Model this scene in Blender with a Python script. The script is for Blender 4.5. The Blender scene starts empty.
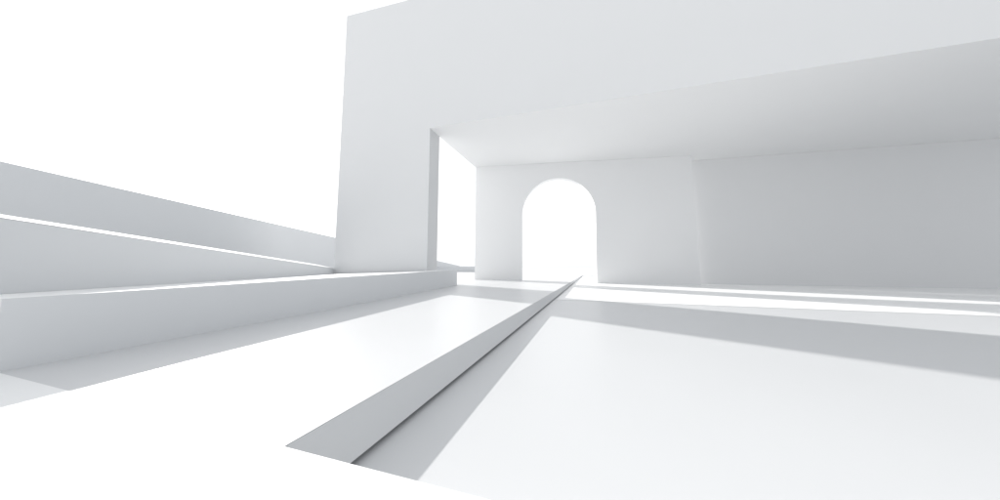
import bpy, bmesh, math
from mathutils import Vector, Matrix, Euler
C = bpy.context.scene
col = C.collection
R = math.radians

# ------------------------------------------------------------------ camera
F, EYE = 275.0, 1.0
YAW, PITCH, ROLL = R(16.6), R(3.75), R(0.3)
M3 = Matrix.Rotation(YAW, 3, 'Z') @ Matrix.Rotation(R(90)+PITCH, 3, 'X') @ Matrix.Rotation(ROLL, 3, 'Z')
cd = bpy.data.cameras.new('camera'); cam = bpy.data.objects.new('camera', cd); col.objects.link(cam)
cam.matrix_world = Matrix.Translation((0, 0, EYE)) @ M3.to_4x4()
cd.sensor_width = 36; cd.lens = 36*F/1000; cd.clip_end = 3000; cd.clip_start = .02
C.camera = cam
def ray(px, py): return M3 @ Vector(((px-500)/F, -(py-250)/F, -1))
def on_z(px, py, z): d = ray(px, py); return Vector((0, 0, EYE)) + d*((z-EYE)/d.z)
def on_y(px, py, y): d = ray(px, py); return Vector((0, 0, EYE)) + d*(y/d.y)
def on_plane(px, py, p, n):
    d = ray(px, py); o = Vector((0, 0, EYE)); return o + d*((p-o).dot(n)/d.dot(n))

# ------------------------------------------------------------------ materials
def plaster(name, c, rough, var=.02, bump=.06, scale=1.5, spec=.3):
    m = bpy.data.materials.new(name); m.use_nodes = True
    nt = m.node_tree; b = nt.nodes['Principled BSDF']
    tc = nt.nodes.new('ShaderNodeTexCoord')
    n1 = nt.nodes.new('ShaderNodeTexNoise'); n1.inputs['Scale'].default_value = scale*.25; n1.inputs['Detail'].default_value = 6
    n2 = nt.nodes.new('ShaderNodeTexNoise'); n2.inputs['Scale'].default_value = scale*30; n2.inputs['Detail'].default_value = 4
    nt.links.new(tc.outputs['Object'], n1.inputs['Vector']); nt.links.new(tc.outputs['Object'], n2.inputs['Vector'])
    mix = nt.nodes.new('ShaderNodeMix'); mix.data_type = 'RGBA'
    mix.inputs[6].default_value = (*[x*(1-var) for x in c], 1); mix.inputs[7].default_value = (*[min(1, x*(1+var)) for x in c], 1)
    nt.links.new(n1.outputs['Fac'], mix.inputs[0]); nt.links.new(mix.outputs[2], b.inputs['Base Color'])
    mr = nt.nodes.new('ShaderNodeMapRange'); mr.inputs[3].default_value = rough-.06; mr.inputs[4].default_value = rough+.06
    nt.links.new(n1.outputs['Fac'], mr.inputs[0]); nt.links.new(mr.outputs[0], b.inputs['Roughness'])
    bp = nt.nodes.new('ShaderNodeBump'); bp.inputs['Strength'].default_value = bump; bp.inputs['Distance'].default_value = .004
    nt.links.new(n2.outputs['Fac'], bp.inputs['Height']); nt.links.new(bp.outputs[0], b.inputs['Normal'])
    b.inputs['Specular IOR Level'].default_value = spec
    return m
WALL = plaster('white_plaster', (.83, .836, .841), .75, var=.01)
CEIL = plaster('white_ceiling_paint', (.87, .875, .878), .75, var=.01)
BRIGHT = plaster('lit_top_white', (.885, .89, .893), .7)  # whiter tops; on the ledge it stands in for sunlight
ARCHM = plaster('white_lime_plaster', (.835, .841, .847), .75, var=.01)
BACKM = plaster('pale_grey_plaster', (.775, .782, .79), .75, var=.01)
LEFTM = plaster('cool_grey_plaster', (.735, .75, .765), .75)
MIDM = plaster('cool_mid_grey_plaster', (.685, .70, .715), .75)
KERB = plaster('grey_render_and_jamb_shade', (.645, .655, .665), .75)  # retaining wall colour, also the painted shade of the jamb
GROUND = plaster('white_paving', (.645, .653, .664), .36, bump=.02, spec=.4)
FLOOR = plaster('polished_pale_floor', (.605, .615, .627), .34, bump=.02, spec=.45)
LITFLOOR = plaster('sunlit_floor_white', (.885, .89, .893), .45, bump=.02)  # white that puts sunlight into the colour of shaded floor
DARK = plaster('dark_recess', (.06, .065, .07), .8)

# ------------------------------------------------------------------ mesh helpers
def link(name, bm, mat, parent=None, bevel=0):
    bmesh.ops.recalc_face_normals(bm, faces=bm.faces)
    me = bpy.data.meshes.new(name); bm.to_mesh(me); bm.free(); me.materials.append(mat)
    o = bpy.data.objects.new(name, me); col.objects.link(o); o.parent = parent
    if bevel:
        md = o.modifiers.new('bevel', 'BEVEL'); md.width = bevel; md.segments = 2; md.limit_method = 'ANGLE'; md.angle_limit = R(30)
    return o
def prism(name, pts, vec, mat, parent=None, bevel=0):
    bm = bmesh.new()
    f = bm.faces.new([bm.verts.new(p) for p in pts])
    r = bmesh.ops.extrude_face_region(bm, geom=[f])
    bmesh.ops.translate(bm, verts=[g for g in r['geom'] if isinstance(g, bmesh.types.BMVert)], vec=Vector(vec))
    return link(name, bm, mat, parent, bevel)
def loft(name, a, b, mat, parent=None):            # a closed solid between two outlines
    bm = bmesh.new(); va = [bm.verts.new(p) for p in a]; vb = [bm.verts.new(p) for p in b]; k = len(a)
    bm.faces.new(va); bm.faces.new(vb)
    for i in range(k): j = (i+1) % k; bm.faces.new((va[i], va[j], vb[j], vb[i]))
    return link(name, bm, mat, parent)
def tag(o, label, cat, group=None):
    o['label'] = label; o['category'] = cat
    if group: o['group'] = group
def empty(name, loc):
    o = bpy.data.objects.new(name, None); o.location = loc; col.objects.link(o); return o

# ------------------------------------------------------------------ levels
E0 = on_z(283, 447, 0); E1 = on_z(588, 272.2, 0)   # crown of the retaining wall
kd = (E1-E0).normalized(); kn = Vector((kd.y, -kd.x, 0))     # kn faces the court
YE = E0.y
def kx(y): return E0.x + kd.x*(y-E0.y)/kd.y
DEP = .30                                          # depth of the court
foot = on_z(355, 467, -DEP)
BAT = (foot-E0).dot(kn)                            # batter of the wall face
XR, YB = 31.0, 40.0
YF, TF = 14.8, 1.2                                 # facade plane and thickness
ZH = on_y(430, 128, YF).z                          # soffit height
ZBL, ZBR = -.07, -.14                              # the court floor rises gently to the back
def zf(x, y):
    t = (y-YE)/(YB-YE); s = (x-kx(y))/(XR-kx(y))
    return -DEP + t*((DEP+ZBL)*(1-s) + (DEP+ZBR)*s)

# ground sheet with the court left open
bm = bmesh.new()
G = 900
def quad(*ps): bm.faces.new([bm.verts.new((x, y, 0)) for x, y in ps])
quad((-G, -G), (kx(YE), -G), (kx(YE), YE), (kx(YB), YB), (kx(YB), G), (-G, G))
quad((kx(YE), -G), (XR, -G), (XR, YE), (kx(YE), YE)); quad((kx(YB), YB), (XR, YB), (XR, G), (kx(YB), G)); quad((XR, -G), (G, -G), (G, G), (XR, G))
g = link('ground', bm, GROUND); g['kind'] = 'structure'
bm = bmesh.new()                                   # whiter colour lightens ledge shade on the foreground terrace, up to the court edge
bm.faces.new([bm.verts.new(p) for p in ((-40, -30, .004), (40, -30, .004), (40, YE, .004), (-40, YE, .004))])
g = link('terrace_lightening_sheet', bm, LITFLOOR); g['kind'] = 'structure'
def sheet(name, y0, y1, mat, lift=0, x_in=0):
    bm = bmesh.new(); NX, NY = 20, 24; gr = []
    for j in range(NY+1):
        y = y0+(y1-y0)*j/NY; row = []
        for i in range(NX+1):
            x = kx(y)+x_in+(XR-kx(y)-x_in)*i/NX; row.append(bm.verts.new((x, y, zf(x, y)+lift)))
        gr.append(row)
    for j in range(NY):
        for i in range(NX): bm.faces.new((gr[j][i], gr[j][i+1], gr[j+1][i+1], gr[j+1][i]))
    o = link(name, bm, mat); o['kind'] = 'structure'
    for p in o.data.polygons: p.use_smooth = True
    return o
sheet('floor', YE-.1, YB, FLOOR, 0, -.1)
sheet('sunlit_floor_strip', 11.2, YB-.1, LITFLOOR, .005, .2)  # added white sheet, colours the shaded rear floor like a sunlit strip

# retaining wall along the left of the court (battered face over a dark joint), front kerb
GAP = .045
rw = empty('retaining_wall', (E0.x, E0.y, -DEP))
tag(rw, 'long low grey retaining wall running from the foreground to the arch, dark joint along its foot', 'wall')
def box(name, x0, x1, y0, y1, z0, z1, mat, parent=None, bevel=0, off=None):
    o = off or Vector((0, 0, 0))
    pts = [Vector(p)-o for p in ((x0, y0, z0), (x1, y0, z0), (x1, y1, z0), (x0, y1, z0))]
    return prism(name, pts, (0, 0, z1-z0), mat, parent, bevel)
o = rw.location.copy()
def kp(y, z, s): return Vector((kx(y), y, z)) + kn*s - o
k2 = abs(ZBL)/DEP; GB = .03
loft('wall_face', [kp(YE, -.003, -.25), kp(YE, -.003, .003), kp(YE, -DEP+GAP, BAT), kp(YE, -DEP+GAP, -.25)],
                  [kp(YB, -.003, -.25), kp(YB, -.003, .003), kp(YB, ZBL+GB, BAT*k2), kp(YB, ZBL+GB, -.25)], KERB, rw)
loft('shadow_joint', [kp(YE, -DEP+GAP+.004, -.2), kp(YE, -DEP+GAP+.004, BAT-.06), kp(YE, -DEP+.002, BAT-.06), kp(YE, -DEP+.002, -.2)],
                     [kp(YB, ZBL+GB+.004, -.2), kp(YB, ZBL+GB+.004, .005), kp(YB, ZBL+.002, .005), kp(YB, ZBL+.002, -.2)], DARK, rw)
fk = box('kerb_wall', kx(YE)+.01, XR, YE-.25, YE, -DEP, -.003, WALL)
tag(fk, 'white edge of the foreground terrace dropping to the sunken floor', 'wall')
bk = box('step_riser', kx(YB)+.01, XR, YB+.005, YB+.2, -DEP, -.003, WALL)
tag(bk, 'low white riser closing the sunken floor beyond the arch', 'step')

# ------------------------------------------------------------------ portal building
bl = empty('portal_building', (0, YF, 0))
tag(bl, 'monumental white building with a wide open portal and a round arch at the back', 'building')
bo = bl.location.copy()
L0 = on_y(333, 284, YF); L1 = on_y(347, 16, YF); L2 = on_y(420, -3, YF)
sl = (L1.x-L0.x)/(L1.z-L0.z); xb = L0.x - sl*L0.z
XO = on_y(430, 128, YF).x
pts = [(xb, YF, 0), L1, L2, (16.5, YF, 12.2), (XR+2, YF, 11.6), (XR+2, YF, -DEP), (XR, YF, -DEP), (XR, YF, ZH), (XO, YF, ZH), (XO, YF, 0)]  # unseen roofline lowered to the right, brings more bounce light to the ceiling
fa = prism('facade', [Vector(p)-bo for p in pts], (0, TF, 0), WALL, bl, 0)
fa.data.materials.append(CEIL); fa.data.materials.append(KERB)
for p in fa.data.polygons:                         # the painted ceiling runs on under the lintel; jamb coloured darker as its shaded side
    if abs(p.normal.z) > .9 and abs(p.center.z-ZH) < .01: p.material_index = 1
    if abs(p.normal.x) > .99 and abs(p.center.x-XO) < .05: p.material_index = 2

PL = on_z(476, 167, ZH); PR = on_z(691, 155.5, ZH)
u = (PR-PL).normalized(); n = Vector((-u.y, u.x, 0))
def sz(px, py): p = on_plane(px, py, PL, n); return (p-PL).dot(u), p.z
s1 = sz(522, 230)[0]; s2 = sz(596, 230)[0]; zt = sz(559, 178)[1]
rad = (s2-s1)/2; sc = (s1+s2)/2; zc = zt-rad
LT = (PR-PL).length; LB = sz(701, 281)[0]
prof = [(0, -DEP), (s1, -DEP), (s1, zc)] + [(sc-rad*math.cos(math.pi*k/48), zc+rad*math.sin(math.pi*k/48)) for k in range(1, 48)] + \
       [(s2, zc), (s2, -DEP), (LB, -DEP), (LT, ZH-.003), (0, ZH-.003)]
base = Vector((PL.x, PL.y, 0))
aw = prism('arched_wall', [base+u*s+Vector((0, 0, z))-bo for s, z in prof], n*.5, ARCHM, bl, 0)
aw['label'] = 'white wall pierced by a tall round arch'
W0 = on_z(692, 160.5, ZH); W1 = on_z(1000, 138, ZH)
wd = (W1-W0).normalized(); wn = Vector((-wd.y, wd.x, 0))
W0 = W0 - wd*1.0; W1 = W0 + wd*((XR-W0.x)/wd.x)
W0.z = W1.z = -DEP
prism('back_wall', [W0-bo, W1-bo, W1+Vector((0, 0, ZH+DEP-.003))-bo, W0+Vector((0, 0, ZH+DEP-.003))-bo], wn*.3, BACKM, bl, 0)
def xy(p, z=ZH): return Vector((p.x, p.y, z))
roof = [Vector((XO, YF+TF+.001, ZH)), Vector((XR+2, YF+TF+.001, ZH)), xy(W1+wn*.4+wd*2), xy(W0+wn*.4), xy(W0+Vector((0, -.2, 0))), xy(PL+n*.5)]
prism('roof_slab', [p-bo for p in roof], (0, 0, 1.0), CEIL, bl, 0)

# ------------------------------------------------------------------ left: ledge and walls
P0 = on_z(0, 372, 0); P1 = on_z(463, 284, 0)
ld = (P1-P0).normalized()
HL = on_plane(0, 299, P0, Vector((-ld.y, ld.x, 0))).z
Pn = P0 + ld*((YE-.02-P0.y)/ld.y); Pf = P0 + ld*((YF-.2-P0.y)/ld.y)
B0 = on_z(0, 294, HL); bd = Vector((-.6, .8, 0)).normalized()
B0 = Vector((B0.x, B0.y, 0))
def bpt(t): return B0 + bd*t
tY = (Pf.y-B0.y)/bd.y
tS = (Pn.y-B0.y)/bd.y
bm = bmesh.new()
pl = [Pn, Pf, bpt(tY), bpt(tS)]; hz = [HL, HL+.2, HL-.15, HL]        # the top falls away to the back
lo = [bm.verts.new(p) for p in pl]; hi = [bm.verts.new(p+Vector((0, 0, h))) for p, h in zip(pl, hz)]
bm.faces.new(lo); bm.faces.new((hi[0], hi[1], hi[2])); bm.faces.new((hi[0], hi[2], hi[3]))
for i in range(4): j = (i+1) % 4; bm.faces.new((lo[i], lo[j], hi[j], hi[i]))
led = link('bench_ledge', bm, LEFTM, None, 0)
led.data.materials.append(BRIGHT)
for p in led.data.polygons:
    if p.normal.z > .8: p.material_index = 1  # shaded ledge top coloured white as if sunlit
tag(led, 'low broad white ledge casting a shadow on the floor, nearest of the three left walls', 'ledge')
bn = Vector((-bd.y, bd.x, 0))            # away from the camera
tE = (YF-.01-B0.y)/bd.y
b0 = bpt(tS); b1 = bpt(tE)
pa = on_plane(0, 218, B0, bn); pb = on_plane(325, 267, B0, bn)
def zb(p): 
    t0 = (pa-B0).dot(bd); t1 = (pb-B0).dot(bd); t = (Vector((p.x, p.y, 0))-B0).dot(bd)
    return pa.z + (pb.z-pa.z)*(t-t0)/(t1-t0)
wb = empty('parapet_wall', B0)
tag(wb, 'middle white wall with a bright sloping coping, rising behind the low ledge', 'wall')
off = bn*.004
bm_pts = [b0+off, b1+off, b1+off+Vector((0, 0, zb(b1))), b0+off+Vector((0, 0, zb(b0)))]
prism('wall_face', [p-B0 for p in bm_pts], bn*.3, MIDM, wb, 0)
bm = bmesh.new()
W, T = .3, .085
vs = []
for p, k in ((b0, 1), (b1, 2.2)):
    z = zb(p)+.003
    for a, h in ((0, 0), (0, .006), (W*k, .006+T*k), (W*k, 0)):
        vs.append(bm.verts.new(p+off+bn*a+Vector((0, 0, z+h))-B0))
for i in range(4):
    j = (i+1) % 4; bm.faces.new((vs[i], vs[j], vs[4+j], vs[4+i]))
bm.faces.new(vs[:4]); bm.faces.new(vs[4:])
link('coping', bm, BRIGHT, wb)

HA = 4.0
A0 = on_z(0, 161, HA); A1 = on_z(333, 237, HA); ad = (A1-A0); ad.z = 0; ad.normalize()
an = Vector((-ad.y, ad.x, 0))
s = Vector((A0.x, A0.y, 0)) - ad*3; t = Vector((A0.x, A0.y, 0)) + ad*420
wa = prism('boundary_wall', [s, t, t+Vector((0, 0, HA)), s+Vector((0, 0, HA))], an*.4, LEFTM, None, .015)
tag(wa, 'tallest white wall at far left, running back past the building', 'wall')
fw = box('garden_wall', -38, -18.5, 62, 62.4, 0, 1.35, LEFTM, None, .02)
tag(fw, 'distant low white wall seen through the tall opening left of the arch', 'wall')

# ------------------------------------------------------------------ light
AZ, EL = R(64.5), R(24)
D = Vector((-math.sin(AZ)*math.cos(EL), math.cos(AZ)*math.cos(EL), math.sin(EL)))
sd = bpy.data.lights.new('sun', 'SUN'); sd.energy = 5; sd.angle = R(.8); sd.color = (1, .975, .94)
so = bpy.data.objects.new('sun', sd); so.rotation_euler = D.to_track_quat('Z', 'Y').to_euler(); so.location = D*60; col.objects.link(so)
w = bpy.data.worlds.new('World'); C.world = w; w.use_nodes = True
nt = w.node_tree; bg = nt.nodes['Background']
sky = nt.nodes.new('ShaderNodeTexSky'); sky.sky_type = 'NISHITA'; sky.sun_disc = False
sky.sun_elevation = EL; sky.sun_rotation = -AZ; sky.dust_density = 4; sky.air_density = 1
hs = nt.nodes.new('ShaderNodeHueSaturation'); hs.inputs['Saturation'].default_value = .12; hs.inputs['Value'].default_value = .03
nt.links.new(sky.outputs[0], hs.inputs['Color'])
tc = nt.nodes.new('ShaderNodeTexCoord')
dp = nt.nodes.new('ShaderNodeVectorMath'); dp.operation = 'DOT_PRODUCT'
dp.inputs[1].default_value = Vector((-.6, .8, 0))
nt.links.new(tc.outputs['Generated'], dp.inputs[0])
mr = nt.nodes.new('ShaderNodeMapRange'); mr.interpolation_type = 'SMOOTHSTEP'
mr.inputs[1].default_value = -.3; mr.inputs[2].default_value = .62; mr.inputs[3].default_value = 0; mr.inputs[4].default_value = 1.0
nt.links.new(dp.outputs['Value'], mr.inputs[0])
cm = nt.nodes.new('ShaderNodeMix'); cm.data_type = 'RGBA'
cm.inputs[6].default_value = (.70, .718, .74, 1); cm.inputs[7].default_value = (.97, .985, 1.0, 1)
nt.links.new(mr.outputs[0], cm.inputs[0])
ad_ = nt.nodes.new('ShaderNodeMix'); ad_.data_type = 'RGBA'; ad_.blend_type = 'ADD'; ad_.inputs[0].default_value = 1
nt.links.new(cm.outputs[2], ad_.inputs[6]); nt.links.new(hs.outputs[0], ad_.inputs[7])
nt.links.new(ad_.outputs[2], bg.inputs['Color']); bg.inputs['Strength'].default_value = 1.0
C.view_settings.view_transform = 'Standard'; C.view_settings.look = 'None'; C.view_settings.exposure = 0
